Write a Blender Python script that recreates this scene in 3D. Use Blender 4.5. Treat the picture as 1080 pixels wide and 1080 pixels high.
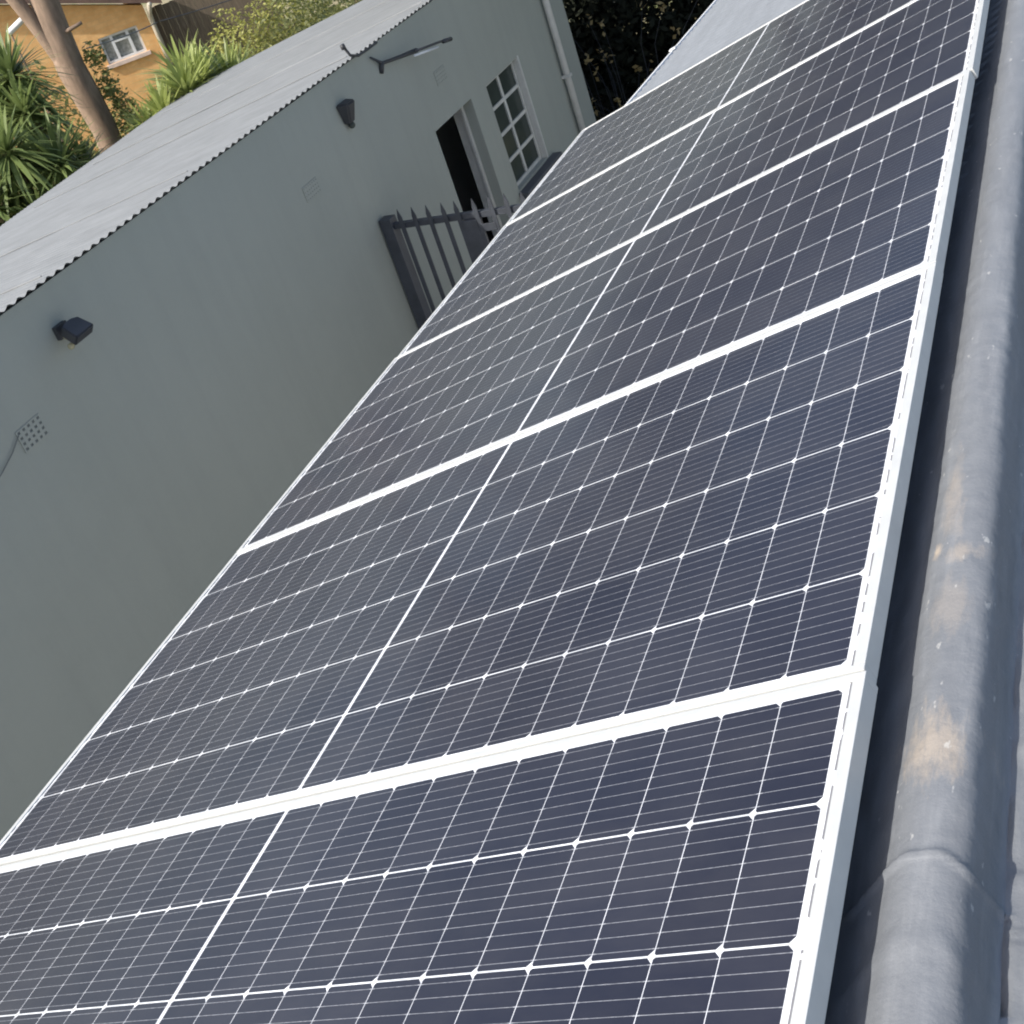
import bpy, bmesh, math, random
from mathutils import Vector, Matrix, noise
for o in list(bpy.data.objects): bpy.data.objects.remove(o)
S = bpy.context.scene
C = S.collection
R = math.radians
PI = math.pi

# ------------------------------------------------------------------ camera, world, sun, exposure
cd = bpy.data.cameras.new('camera')
cam = bpy.data.objects.new('camera', cd); C.objects.link(cam)
cd.sensor_fit = 'HORIZONTAL'; cd.sensor_width = 36.0
cd.lens = 36.0 * 1299.25 / 1080.0
cd.shift_y = -(540 - 352.8) / 1080.0
cd.clip_start = 0.05; cd.clip_end = 2000
cam.matrix_world = Matrix(((0.88915626, 0.08073432, 0.45042549, 0.31711307),
                           (0.35228098, 0.50746043, -0.7863727, -1.09182187),
                           (-0.29206038, 0.85788454, 0.42277046, 4.72409327),
                           (0, 0, 0, 1)))
S.camera = cam
SUN = Vector((-0.42, -0.62, 0.66)).normalized()
W = bpy.data.worlds.new('World'); S.world = W; W.use_nodes = True
nt = W.node_tree
sky = nt.nodes.new('ShaderNodeTexSky'); sky.sky_type = 'NISHITA'; sky.sun_disc = False
sky.sun_elevation = math.asin(SUN.z); sky.sun_rotation = math.atan2(SUN.x, SUN.y)
sky.air_density = 1.0; sky.dust_density = 3.0; sky.ozone_density = 1.0
bg = nt.nodes['Background']; bg.inputs['Strength'].default_value = 0.145
nt.links.new(sky.outputs[0], bg.inputs['Color'])
sd = bpy.data.lights.new('sun', 'SUN'); sd.energy = 3.5; sd.angle = R(0.53); sd.color = (1.0, 0.95, 0.87)
sun = bpy.data.objects.new('sun', sd); C.objects.link(sun)
sun.rotation_euler = SUN.to_track_quat('Z', 'Y').to_euler()
S.view_settings.view_transform = 'Standard'; S.view_settings.look = 'None'
S.view_settings.exposure = 0.72
S.cycles.filter_width = 2.0; S.view_settings.gamma = 1.0

# ------------------------------------------------------------------ helpers
def newmat(name):
    m = bpy.data.materials.new(name); m.use_nodes = True
    return m, m.node_tree, m.node_tree.nodes['Principled BSDF']

class G:
    """small math-node builder"""
    def __init__(s, t): s.t = t
    def __call__(s, op, a, b=None, c=None):
        n = s.t.nodes.new('ShaderNodeMath'); n.operation = op
        for i, v in enumerate((a, b, c)):
            if v is None: continue
            if isinstance(v, (int, float)): n.inputs[i].default_value = v
            else: s.t.links.new(v, n.inputs[i])
        return n.outputs[0]
    def mix(s, f, a, b):
        n = s.t.nodes.new('ShaderNodeMix'); n.data_type = 'RGBA'
        for k, v in ((0, f), (6, a), (7, b)):
            if isinstance(v, (int, float)): n.inputs[k].default_value = v
            elif isinstance(v, tuple): n.inputs[k].default_value = v if len(v) == 4 else (*v, 1)
            else: s.t.links.new(v, n.inputs[k])
        return n.outputs[2]
    def noise(s, vec, scale, detail=4, rough=0.55, out=0):
        n = s.t.nodes.new('ShaderNodeTexNoise'); n.inputs['Scale'].default_value = scale
        n.inputs['Detail'].default_value = detail; n.inputs['Roughness'].default_value = rough
        if vec is not None: s.t.links.new(vec, n.inputs['Vector'])
        return n.outputs[out]
    def coord(s, which='Object'):
        return s.t.nodes.new('ShaderNodeTexCoord').outputs[which]
    def mapping(s, vec, scale=(1, 1, 1)):
        n = s.t.nodes.new('ShaderNodeMapping'); n.inputs['Scale'].default_value = scale
        s.t.links.new(vec, n.inputs['Vector']); return n.outputs[0]
    def ramp(s, f, p0, p1):
        n = s.t.nodes.new('ShaderNodeMapRange'); n.inputs[1].default_value = p0; n.inputs[2].default_value = p1
        s.t.links.new(f, n.inputs[0]); return n.outputs[0]
    def bump(s, h, strength, dist, bsdf):
        n = s.t.nodes.new('ShaderNodeBump'); n.inputs['Strength'].default_value = strength
        n.inputs['Distance'].default_value = dist
        s.t.links.new(h, n.inputs['Height']); s.t.links.new(n.outputs[0], bsdf.inputs['Normal'])

def mat(name, col, rough=0.7, var=0.15, scale=6.0, metal=0.0, bump=0.0, bscale=60.0, stretch=(1, 1, 1), spec=0.5):
    m, t, b = newmat(name); g = G(t)
    v = g.mapping(g.coord('Object'), stretch)
    n1 = g.noise(v, scale, 5, 0.6)
    f = g.ramp(n1, 0.3, 0.7)
    c0 = tuple(x * (1 - var) for x in col); c1 = tuple(min(1, x * (1 + var)) for x in col)
    t.links.new(g.mix(f, c0, c1), b.inputs['Base Color'])
    b.inputs['Roughness'].default_value = rough; b.inputs['Metallic'].default_value = metal
    b.inputs['Specular IOR Level'].default_value = spec
    if bump: g.bump(g.noise(v, bscale, 4, 0.6), bump, 0.01, b)
    return m

def obj(name, bm, m, parent=None, smooth=False, mats=None):
    me = bpy.data.meshes.new(name)
    if isinstance(bm, tuple): me.from_pydata(bm[0], [], bm[1])
    else:
        bmesh.ops.recalc_face_normals(bm, faces=bm.faces[:]); bm.to_mesh(me); bm.free()
    me.materials.append(m)
    for x in (mats or []): me.materials.append(x)
    if smooth:
        me.polygons.foreach_set('use_smooth', [True] * len(me.polygons))
    o = bpy.data.objects.new(name, me); C.objects.link(o)
    if parent: o.parent = parent
    return o

def tag(o, label, cat, group=None):
    o['label'] = label; o['category'] = cat
    if group: o['group'] = group
    return o

def thing(name, label, cat, loc=(0, 0, 0), group=None, matrix=None):
    o = bpy.data.objects.new(name, None); C.objects.link(o); o.empty_display_size = 0.1
    if matrix is not None: o.matrix_world = matrix
    else: o.location = loc
    return tag(o, label, cat, group)

def box(bm, x0, x1, y0, y1, z0, z1, bev=0.0, M=None):
    r = bmesh.ops.create_cube(bm, size=1.0)
    vs = r['verts']
    for v in vs:
        v.co = Vector(((x0 + x1) / 2 + v.co.x * (x1 - x0), (y0 + y1) / 2 + v.co.y * (y1 - y0), (z0 + z1) / 2 + v.co.z * (z1 - z0)))
    if M is not None:
        for v in vs: v.co = M @ v.co
    if bev:
        es = list({e for v in vs for e in v.link_edges})
        bmesh.ops.bevel(bm, geom=es, offset=bev, segments=2, affect='EDGES', profile=0.7)

def tube(bm, pts, rad, seg=10, cap=True):
    """swept tube through pts; rad is a number or a list"""
    pts = [Vector(p) for p in pts]; n = len(pts)
    rr = rad if isinstance(rad, (list, tuple)) else [rad] * n
    rings = []; prev = None
    for i, p in enumerate(pts):
        d = (pts[min(i + 1, n - 1)] - pts[max(i - 1, 0)]).normalized()
        if prev is None:
            a = Vector((0, 0, 1)) if abs(d.z) < 0.9 else Vector((1, 0, 0))
            u = d.cross(a).normalized()
        else:
            u = (prev - d * prev.dot(d)).normalized()
        prev = u; w = d.cross(u)
        rings.append([bm.verts.new(p + (u * math.cos(2 * PI * k / seg) + w * math.sin(2 * PI * k / seg)) * rr[i]) for k in range(seg)])
    for a, b in zip(rings, rings[1:]):
        for k in range(seg): bm.faces.new((a[k], a[(k + 1) % seg], b[(k + 1) % seg], b[k]))
    if cap:
        bm.faces.new(rings[0][::-1]); bm.faces.new(rings[-1])

def prism(bm, poly, h, M=None):
    """polygon in xy extruded by h along z"""
    a = [bm.verts.new((x, y, 0)) for x, y in poly]; b = [bm.verts.new((x, y, h)) for x, y in poly]
    n = len(poly)
    bm.faces.new(a[::-1]); bm.faces.new(b)
    for i in range(n): bm.faces.new((a[i], a[(i + 1) % n], b[(i + 1) % n], b[i]))
    if M is not None:
        for v in a + b: v.co = M @ v.co

TH = R(19.13); ct, st = math.cos(TH), math.sin(TH)
MP = Matrix(((ct, 0, -st, 0), (0, 1, 0, 0), (st, 0, ct, 3.65), (0, 0, 0, 1)))   # roof-plane frame: x up the slope, y along the ridge

# ------------------------------------------------------------------ materials
def plaster():
    m, t, b = newmat('plaster_grey_green'); g = G(t); co = g.coord('Object')
    a = g.ramp(g.noise(co, 0.8, 6, 0.6), 0.3, 0.7)
    st_ = g.ramp(g.noise(g.mapping(co, (1, 7, 0.5)), 1.0, 5, 0.6), 0.45, 0.8)
    fine = g.noise(co, 22.0, 5, 0.7)
    col = g.mix(a, (0.290, 0.308, 0.270), (0.312, 0.330, 0.292))
    col = g.mix(g('MULTIPLY', st_, 0.22), col, (0.225, 0.24, 0.215))
    col = g.mix(g('MULTIPLY', g.ramp(fine, 0.4, 0.75), 0.10), col, (0.34, 0.36, 0.33))
    t.links.new(col, b.inputs['Base Color']); b.inputs['Roughness'].default_value = 0.85
    g.bump(g('ADD', fine, g('MULTIPLY', g.noise(co, 3.5, 3), 1.5)), 0.25, 0.006, b)
    return m
M_wall = plaster()
M_outroof = mat('weathered_zinc_paint', (0.158, 0.168, 0.174), 0.6, 0.14, 5.0, stretch=(0.5, 1.6, 1), bump=0.05, bscale=40)
M_cream = mat('pale_plaster', (0.54, 0.555, 0.56), 0.9, 0.06, 2)
M_white = mat('white_paint', (0.62, 0.64, 0.66), 0.5, 0.05)
M_frame = mat('anodised_aluminium', (0.56, 0.57, 0.555), 0.40, 0.05, 20, metal=0.3)
M_dark = mat('dark_metal_paint', (0.045, 0.05, 0.06), 0.45, 0.2, 12)
M_black = mat('black_plastic', (0.03, 0.032, 0.036), 0.5, 0.2, 10)
M_room = mat('dim_room', (0.10, 0.10, 0.10), 0.9, 0.1)
M_glass = mat('dark_glass', (0.045, 0.055, 0.048), 0.10, 0.1, spec=0.18)
M_lens = mat('lamp_glass', (0.34, 0.32, 0.20), 0.25, 0.15, 30)
M_trim = mat('aged_cream_paint', (0.50, 0.50, 0.465), 0.55, 0.1, 9)
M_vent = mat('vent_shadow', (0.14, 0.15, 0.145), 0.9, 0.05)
M_bark = mat('pale_bark', (0.23, 0.165, 0.12), 0.9, 0.35, 9, bump=0.5, bscale=25, stretch=(1, 1, 0.3))
M_stem = mat('fibrous_stem', (0.16, 0.12, 0.08), 0.9, 0.35, 12, bump=0.5, bscale=30)
M_timber = mat('brown_boards', (0.125, 0.098, 0.07), 0.8, 0.3, 8, stretch=(6, 6, 0.6))
M_block = mat('dark_block', (0.07, 0.075, 0.085), 0.5, 0.1)
M_stone = mat('pale_rubble', (0.45, 0.38, 0.30), 0.9, 0.3, 12)

def leafmat(name, c0, c1, trans=0.25, rough=0.5, spec=0.4):
    m, t, b = newmat(name); g = G(t)
    geo = t.nodes.new('ShaderNodeNewGeometry')
    oc = g.noise(g.coord('Object'), 1.3, 3)
    f = g('ADD', g('MULTIPLY', geo.outputs['Random Per Island'], 0.7), g('MULTIPLY', oc, 0.3))
    col = g.mix(f, c0, c1)
    t.links.new(col, b.inputs['Base Color']); b.inputs['Roughness'].default_value = rough; b.inputs['Specular IOR Level'].default_value = spec
    tr = t.nodes.new('ShaderNodeBsdfTranslucent'); t.links.new(col, tr.inputs['Color'])
    mx = t.nodes.new('ShaderNodeMixShader'); mx.inputs[0].default_value = trans
    t.links.new(b.outputs[0], mx.inputs[1]); t.links.new(tr.outputs[0], mx.inputs[2])
    t.links.new(mx.outputs[0], t.nodes['Material Output'].inputs['Surface'])
    return m
L_yucca = leafmat('yucca_blades', (0.06, 0.095, 0.035), (0.28, 0.35, 0.12), 0.35, 0.45)
L_palm = leafmat('fan_blades', (0.17, 0.22, 0.06), (0.48, 0.54, 0.18), 0.4, 0.45)
L_bush = leafmat('bush_leaves', (0.20, 0.22, 0.05), (0.50, 0.49, 0.15), 0.4)
L_bush2 = leafmat('olive_leaves', (0.13, 0.16, 0.05), (0.34, 0.35, 0.13), 0.35)
L_dark = leafmat('shaded_leaves', (0.012, 0.016, 0.012), (0.026, 0.030, 0.02), 0.05, 0.7, 0.12)  # near-black leaf colour carries the shade of the gap
L_crown = leafmat('crown_leaves', (0.05, 0.075, 0.025), (0.12, 0.14, 0.05), 0.3)

# painted membrane on the near roof and its ridge cap
def roofpaint(name, base, stains):
    m, t, b = newmat(name); g = G(t)
    co = g.coord('Object')
    n1 = g.noise(g.mapping(co, (6, 0.8, 6)), 3.0, 6, 0.62)
    n2 = g.noise(co, 14.0, 6, 0.65)
    f = g('ADD', g('MULTIPLY', n1, 0.65), g('MULTIPLY', n2, 0.35))
    col = g.mix(g.ramp(f, 0.3, 0.7), tuple(x * 0.84 for x in base), tuple(x * 1.13 for x in base))
    if stains:
        sep = t.nodes.new('ShaderNodeSeparateXYZ'); t.links.new(co, sep.inputs[0])
        nz = g.noise(g.mapping(co, (1.6, 0.45, 1.6)), 26.0, 6, 0.75)
        tot = None
        for (sx, sy, rx, ry, k) in stains:
            dx = g('DIVIDE', g('SUBTRACT', sep.outputs[0], sx), rx); dy = g('DIVIDE', g('SUBTRACT', sep.outputs[1], sy), ry)
            d = g('SQRT', g('ADD', g('MULTIPLY', dx, dx), g('MULTIPLY', dy, dy)))
            d = g('ADD', d, g('MULTIPLY', g('SUBTRACT', nz, 0.5), 3.2))
            a = g('MULTIPLY', g.ramp(d, 1.0, 0.25), k)
            tot = a if tot is None else g('MAXIMUM', tot, a)
        col = g.mix(tot, col, (0.42, 0.35, 0.27))
        # small paint chips
        scuff = g.ramp(g.noise(g.mapping(co, (2.4, 0.25, 2.4)), 16.0, 6, 0.7), 0.52, 0.72)
        col = g.mix(g('MULTIPLY', scuff, 0.28), col, (0.30, 0.31, 0.32))
        chips = g.ramp(g.noise(g.mapping(co, (1, 0.5, 1)), 55.0, 3, 0.6), 0.68, 0.72)
        col = g.mix(g('MULTIPLY', chips, 0.45), col, (0.5, 0.5, 0.48))
    t.links.new(col, b.inputs['Base Color'])
    t.links.new(g('ADD', 0.40, g('MULTIPLY', n2, 0.25)), b.inputs['Roughness'])
    b.inputs['Specular IOR Level'].default_value = 0.35
    g.bump(g('ADD', n2, g('MULTIPLY', g.noise(co, 45.0, 4, 0.6), 0.5)), 0.5 if stains else 0.1, 0.006, b)
    return m
M_roof = roofpaint('grey_roof_paint', (0.18, 0.196, 0.214), None)
M_ridge = roofpaint('grey_ridge_membrane', (0.165, 0.176, 0.19),
                    [(0.060, -0.075, 0.045, 0.06, 0.5), (0.035, 0.27, 0.012, 0.022, 0.9), (0.075, 0.255, 0.03, 0.02, 0.35), (0.05, 0.38, 0.02, 0.12, 0.28), (0.06, 0.16, 0.03, 0.06, 0.2)])

# photovoltaic laminate: cells, chamfers, gaps and wires in local metres
PL, PH = 2.094, 1.045
def make_laminate():
    m, t, b = newmat('cell_laminate'); g = G(t)
    co = g.coord('Object'); sep = t.nodes.new('ShaderNodeSeparateXYZ'); t.links.new(co, sep.inputs[0])
    u = g('MULTIPLY', sep.outputs[0], -1.0); v = sep.outputs[1]
    D = PL / 2; mu = 0.0275; dw = 0.0038; px = (D - mu - dw) / 12; py = 0.168; mv = (PH - 6 * py) / 2
    uu = g('SUBTRACT', D, g('ABSOLUTE', g('SUBTRACT', u, D)))
    a = g('DIVIDE', g('SUBTRACT', uu, mu), px); ci = g('FLOOR', a); cx = g('MULTIPLY', g('SUBTRACT', a, ci), px)
    c = g('DIVIDE', g('SUBTRACT', v, mv), py); ri = g('FLOOR', c); cy = g('MULTIPLY', g('SUBTRACT', c, ri), py)
    inside = g('MULTIPLY', g('MULTIPLY', g('GREATER_THAN', uu, mu), g('LESS_THAN', uu, D - dw)),
               g('MULTIPLY', g('GREATER_THAN', v, mv), g('LESS_THAN', v, PH - mv)))
    ex = g('MINIMUM', cx, g('SUBTRACT', px, cx)); ey = g('MINIMUM', cy, g('SUBTRACT', py, cy))
    cell = g('MULTIPLY', g('GREATER_THAN', ex, 0.00052), g('GREATER_THAN', ey, 0.0012))
    cham = g('GREATER_THAN', g('ADD', cx, ey), 0.0085)
    cham2 = g('GREATER_THAN', g('ADD', ex, ey), 0.0042)
    cell = g('MULTIPLY', g('MULTIPLY', cell, g('MULTIPLY', cham, cham2)), inside)
    bw = py / 9
    bb = g('FRACT', g('DIVIDE', cy, bw)); bd = g('MULTIPLY', g('ABSOLUTE', g('SUBTRACT', bb, 0.5)), bw)
    pad = g('LESS_THAN', ex, 0.0045)
    wn = g.noise(g.mapping(co, (120, 300, 1)), 1.0, 2)
    wire = g('LESS_THAN', bd, g('ADD', 0.00033, g('MULTIPLY', pad, 0.0003)))
    # cell colour with slight variation from cell to cell
    wh = t.nodes.new('ShaderNodeTexWhiteNoise'); wh.noise_dimensions = '3D'
    cmb = t.nodes.new('ShaderNodeCombineXYZ')
    t.links.new(g('ADD', ci, g('MULTIPLY', g('GREATER_THAN', u, D), 20.0)), cmb.inputs[0]); t.links.new(ri, cmb.inputs[1])
    oi = t.nodes.new('ShaderNodeObjectInfo'); t.links.new(oi.outputs['Random'], cmb.inputs[2])
    t.links.new(cmb.outputs[0], wh.inputs[0])
    ccol = g.mix(wh.outputs[0], (0.0108, 0.0126, 0.0250), (0.0170, 0.0190, 0.0325))
    rowgap = g('MAXIMUM', g('LESS_THAN', ey, 0.0034), g('LESS_THAN', uu, mu + 0.004))
    back = g.mix(rowgap, (0.66, 0.68, 0.72), (0.72, 0.74, 0.76))
    spark = g.noise(g.mapping(co, (9, 40, 1)), 1.0, 3)
    back = g.mix(g('MULTIPLY', g.ramp(spark, 0.62, 0.35), 0.55), back, (0.30, 0.32, 0.35))  # uneven sparkle of the gap lines put into their colour
    col = g.mix(cell, back, ccol)
    w2 = g('MULTIPLY', wire, inside)
    col = g.mix(g('MULTIPLY', w2, g('ADD', 0.04, g('MULTIPLY', wn, 0.68))), col, (0.62, 0.64, 0.68))  # intermittent glints on the round wires, painted by noise
    # dust film
    n1 = g.noise(g.mapping(co, (1.0, 2.2, 1)), 2.2, 6, 0.65)
    dust = g('ADD', 0.012, g('MULTIPLY', g.ramp(n1, 0.4, 0.8), 0.045))
    col = g.mix(dust, col, (0.42, 0.40, 0.36))
    # seal shadow at the joint of frame and glass, painted in dashes
    gr = g('MULTIPLY', g('LESS_THAN', uu, 0.0200), g('GREATER_THAN', g.noise(g.mapping(co, (1, 1, 1)), 34.0, 2), 0.46))
    gr2 = g('MULTIPLY', g('LESS_THAN', g('MINIMUM', v, g('SUBTRACT', PH, v)), 0.0124), g('GREATER_THAN', g.noise(g.mapping(co, (1, 1, 1)), 30.0, 2), 0.55))
    col = g.mix(g('MULTIPLY', g('MAXIMUM', gr, gr2), 0.9), col, (0.12, 0.12, 0.13))
    t.links.new(col, b.inputs['Base Color'])
    b.inputs['Roughness'].default_value = 0.32
    b.inputs['Specular IOR Level'].default_value = 0.15
    b.inputs['Coat Weight'].default_value = 0.40
    t.links.new(g('ADD', 0.10, g('MULTIPLY', n1, 0.04)), b.inputs['Coat Roughness'])
    b.inputs['Coat IOR'].default_value = 1.31
    return m
M_lam = make_laminate()

# ------------------------------------------------------------------ ground
m, t, b = newmat('dry_yard'); g = G(t); co = g.coord('Object')
f1 = g.ramp(g.noise(co, 0.5, 6, 0.65), 0.35, 0.65); f2 = g.noise(co, 9.0, 6, 0.7)
t.links.new(g.mix(f1, g.mix(f2, (0.10, 0.12, 0.035), (0.20, 0.21, 0.07)), g.mix(f2, (0.22, 0.17, 0.11), (0.40, 0.32, 0.22))), b.inputs['Base Color'])
b.inputs['Roughness'].default_value = 0.95; g.bump(f2, 0.6, 0.05, b)
bm = bmesh.new(); bmesh.ops.create_grid(bm, x_segments=2, y_segments=2, size=600)
o = obj('ground', bm, m); o['kind'] = 'structure'; o.location = (0, 0, 0)
m2 = mat('alley_concrete', (0.40, 0.41, 0.415), 0.9, 0.2, 2.0, bump=0.2)
bm = bmesh.new(); box(bm, -4.64, -1.6, -6, 11.2, 0.0, 0.03)
o = obj('alley_paving', bm, m2); o['kind'] = 'structure'; o.location.z = 0.004

# ------------------------------------------------------------------ near house: roof, ridge cap, walls
house = thing('house', 'grey painted house roof with rounded ridge cap, under the solar panels', 'house', (0, 0, 0))
def corr(name, x0f, x1, y0, y1, z0, amp, pitch, m, parent, M, nx=2, sub=8):
    """corrugated sheet, ribs running along x; x0f(y) gives the eave"""
    n = int((y1 - y0) / pitch * sub); V = []; F = []
    for j in range(n + 1):
        y = y0 + (y1 - y0) * j / n
        z = z0 + amp * math.cos(2 * PI * y / pitch); xa = x0f(y)
        for i in range(nx):
            V.append(M @ Vector((xa + (x1 - xa) * i / (nx - 1), y, z)))
    for j in range(n):
        for i in range(nx - 1):
            k = j * nx + i; F.append((k, k + 1, k + nx + 1, k + nx))
    return obj(name, (V, F), m, parent, smooth=True)
eave = lambda y: -2.07 + max(0.0, 0.073 * (y - 4.7))
corr('roof_slope', eave, 0.02, -4, 10, -0.1045, 0.005, 0.0762, M_roof, house, MP)
# other slope: frame mirrored over the ridge
RX, RZ = 0.070, -0.088
TR = TH + R(2.0)                                                            # the far side falls only gently
MR = MP @ Matrix.Translation((RX, 0, RZ - 0.085)) @ Matrix.Rotation(TR, 4, 'Y')
corr('roof_slope', lambda y: 0.0, 3.2, -4, 10, -0.012, 0.005, 0.0762, M_roof, house, MR)
# ridge cap: roll with two flat wings, painted over, with overlapped joints
def ridge_cap():
    ctrl = [(-0.17, -0.094), (-0.09, -0.090), (-0.045, -0.086), (-0.015, -0.080), (0.010, -0.073), (0.033, -0.064), (0.058, -0.059),
            (0.082, -0.061), (0.100, -0.070), (0.107, -0.083), (0.1085, -0.104), (0.1095, -0.128), (0.114, -0.138)]
    P = []
    def cr(p0, p1, p2, p3, t):
        return tuple(0.5 * (2 * b + (c - a) * t + (2 * a - 5 * b + 4 * c - d) * t * t + (3 * b - a - 3 * c + d) * t ** 3) for a, b, c, d in zip(p0, p1, p2, p3))
    for k in range(len(ctrl) - 1):
        q = [ctrl[max(0, k - 1)], ctrl[k], ctrl[k + 1], ctrl[min(len(ctrl) - 1, k + 2)]]
        for i in range(5): P.append((*cr(*q, i / 5), 1))
    d = Vector((math.cos(TR), 0, -math.sin(TR)))
    for i in range(13):
        k = i / 12; P.append((ctrl[-1][0] + d.x * 0.17 * k, ctrl[-1][1] + d.z * 0.17 * k, 2))
    n = len(P); N = []
    for i in range(n):
        a, b_ = P[max(0, i - 1)], P[min(n - 1, i + 1)]
        t_ = Vector((b_[0] - a[0], b_[1] - a[1])).normalized(); N.append((-t_.y, t_.x))
    ys = []; y = -2.2
    while y < 10:
        ys.append(y); y += 0.005 if -0.6 < y < 1.2 else (0.02 if y < 3 else 0.06)
    V = []; F = []
    joints = [-0.222, 2.40, 4.9, 7.4]
    lumps = [(0.140, -0.02, 0.010, 0.013, 0.010), (0.150, -0.05, 0.008, 0.02, 0.005), (0.128, -0.20, 0.007, 0.012, 0.009), (0.14, 0.22, 0.01, 0.03, 0.006), (0.150, -0.30, 0.02, 0.03, 0.006)]
    for y in ys:
        for i, (x, z, tg) in enumerate(P):
            out = noise.noise(Vector((x * 16, y * 5, z * 16))) * 0.0022 + noise.noise(Vector((x * 45, y * 30, z * 45 + 9))) * 0.0014
            if tg == 2: out += abs(noise.noise(Vector((x * 30, y * 14, 3.3)))) * 0.004
            for jy in joints:
                e = (x - 0.062) / 0.062
                yj = jy - 0.030 * min(1.6, e * e) - (0.02 * max(0, e - 0.8)) + noise.noise(Vector((x * 40, jy, 2))) * 0.006
                q = y - yj
                out += 0.0050 * math.exp(-(q / 0.0045) ** 2)
                if -0.55 < q < 0: out += 0.0012 * min(1, -q / 0.01) * min(1, (0.55 + q) / 0.1)
                out += 0.0016 * math.exp(-((q + 0.10) / 0.012) ** 2)
            for lx, ly, ax, ay, hh in lumps:
                out += hh * math.exp(-((x - lx) / ax) ** 2 - ((y - ly) / ay) ** 2)
            sag = -0.0075 * max(0.0, y + 0.3)
            V.append((x + N[i][0] * out, y, z + N[i][1] * out + sag))
    for j in range(len(ys) - 1):
        for i in range(n - 1):
            k = j * n + i; F.append((k, k + n, k + n + 1, k + 1))
    o = obj('ridge_cap', (V, F), M_ridge, house, smooth=True)
    o.matrix_world = MP
ridge_cap()
# white eave trim with clips
bm = bmesh.new()
for y0, y1 in ((-4, 4.7), (4.7, 10)):
    a0, a1 = eave(y0), eave(y1)
    vs = []
    for (y, a) in ((y0, a0), (y1, a1)):
        vs.append([bm.verts.new(MP @ Vector((a + dx, y, dz))) for dx, dz in ((-0.016, -0.175), (0.0, -0.175), (0.0, -0.094), (-0.016, -0.094))])
    for k in range(4): bm.faces.new((vs[0][k], vs[0][(k + 1) % 4], vs[1][(k + 1) % 4], vs[1][k]))
    bm.faces.new(vs[0]); bm.faces.new(vs[1][::-1])
obj('eave_trim', bm, M_white, house)
for i in range(12):
    y = -2.9 + i * 1.05
    bm = bmesh.new(); box(bm, eave(y) - 0.022, eave(y) + 0.02, y - 0.018, y + 0.018, -0.092, -0.084, 0.002, MP)
    obj('trim_clip', bm, M_white, house)
bm = bmesh.new(); box(bm, -1.66, -1.44, -3.8, 9.8, 0, 2.93)
obj('wall', bm, M_cream, house)
bm = bmesh.new(); box(bm, 2.70, 2.9, -3.8, 9.8, 0, 2.6)
obj('wall', bm, M_wall, house)

# ------------------------------------------------------------------ solar panels
def make_panel(name, label):
    t = thing(name, label, 'solar panel', group='solar panels in a row on the roof')
    bm = bmesh.new(); lip = 0.0115; ls = 0.016; h = 0.029
    box(bm, -PL, 0, 0, lip, -h, 0, 0.0012); box(bm, -PL, 0, PH - lip, PH, -h, 0, 0.0012)
    box(bm, -PL, -PL + ls, lip, PH - lip, -h, 0, 0.0012); box(bm, -ls, 0, lip, PH - lip, -h, 0, 0.0012)
    obj('frame', bm, M_frame, t)
    bm = bmesh.new(); box(bm, -PL + 0.006, -0.006, 0.006, PH - 0.006, -0.0065, -0.0022)
    obj('cell_laminate', bm, M_lam, t)
    return t
labels = {1: 'nearest solar panel, cut off by the bottom edge of the photo',
          2: 'second solar panel from the front, the largest seen whole',
          3: 'middle solar panel of the five on the roof',
          4: 'fourth solar panel from the front, beside the outbuilding window',
          5: 'farthest solar panel, next to the bare grey roof'}
PITCH = 1.0497
place = {1: (0.005, -PITCH - 0.0015, 0.0016, 0.0), 2: (0.0, -0.0035, 0, 0), 3: (-0.001, PITCH - 0.0050, 0, 0), 4: (0.005, 2 * PITCH - 0.0045, 0.002, -0.002), 5: (0.004, 3 * PITCH - 0.0045, 0, -0.003)}
proto = None
for k in (1, 2, 3, 4, 5):
    if proto is None: p = proto = make_panel('solar_panel', labels[k])
    else:
        p = proto.copy(); C.objects.link(p); p['label'] = labels[k]
        for ch in list(proto.children):
            c = ch.copy(); C.objects.link(c); c.parent = p
    du, v, yaw, dz = place[k]
    p.matrix_world = MP @ Matrix.Translation((du, v, dz)) @ Matrix.Rotation(yaw, 4, 'Z')
for u, lab in ((0.42, 'aluminium mounting rail under the solar panels, nearer the ridge'), (1.66, 'aluminium mounting rail under the solar panels, nearer the eave')):
    bm = bmesh.new(); box(bm, -u - 0.02, -u + 0.02, -1.05, 4.15, -0.097, -0.0315, 0.002, MP)
    tag(obj('mounting_rail', bm, M_frame), lab, 'rail', 'mounting rails under the panels')

# ------------------------------------------------------------------ outbuilding
XW = -4.75
out = thing('outbuilding', 'long grey plastered outbuilding with corrugated roof, door and white window', 'building', (0, 0, 0))
DY0, DY1, DZ = 7.635, 8.42, 2.013
WY0, WY1, WZ0, WZ1 = 8.765, 9.56, 0.957, 1.998
YE = 11.03; TW = 0.21
bm = bmesh.new()
for (y0, y1, z0, z1) in ((-6, DY0, 0, 2.938), (DY0, DY1, DZ, 2.938), (DY1, WY0, 0, 2.938), (WY0, WY1, 0, WZ0), (WY0, WY1, WZ1, 2.938), (WY1, YE, 0, 2.938)):
    box(bm, XW - TW, XW, y0, y1, z0, z1)
for v in bm.verts:
    if v.co.z > 2.9 and v.co.x < XW - 0.1: v.co.z -= 0.045
bmesh.ops.remove_doubles(bm, verts=bm.verts[:], dist=1e-5)
obj('wall', bm, M_wall, out)
bm = bmesh.new()
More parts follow.
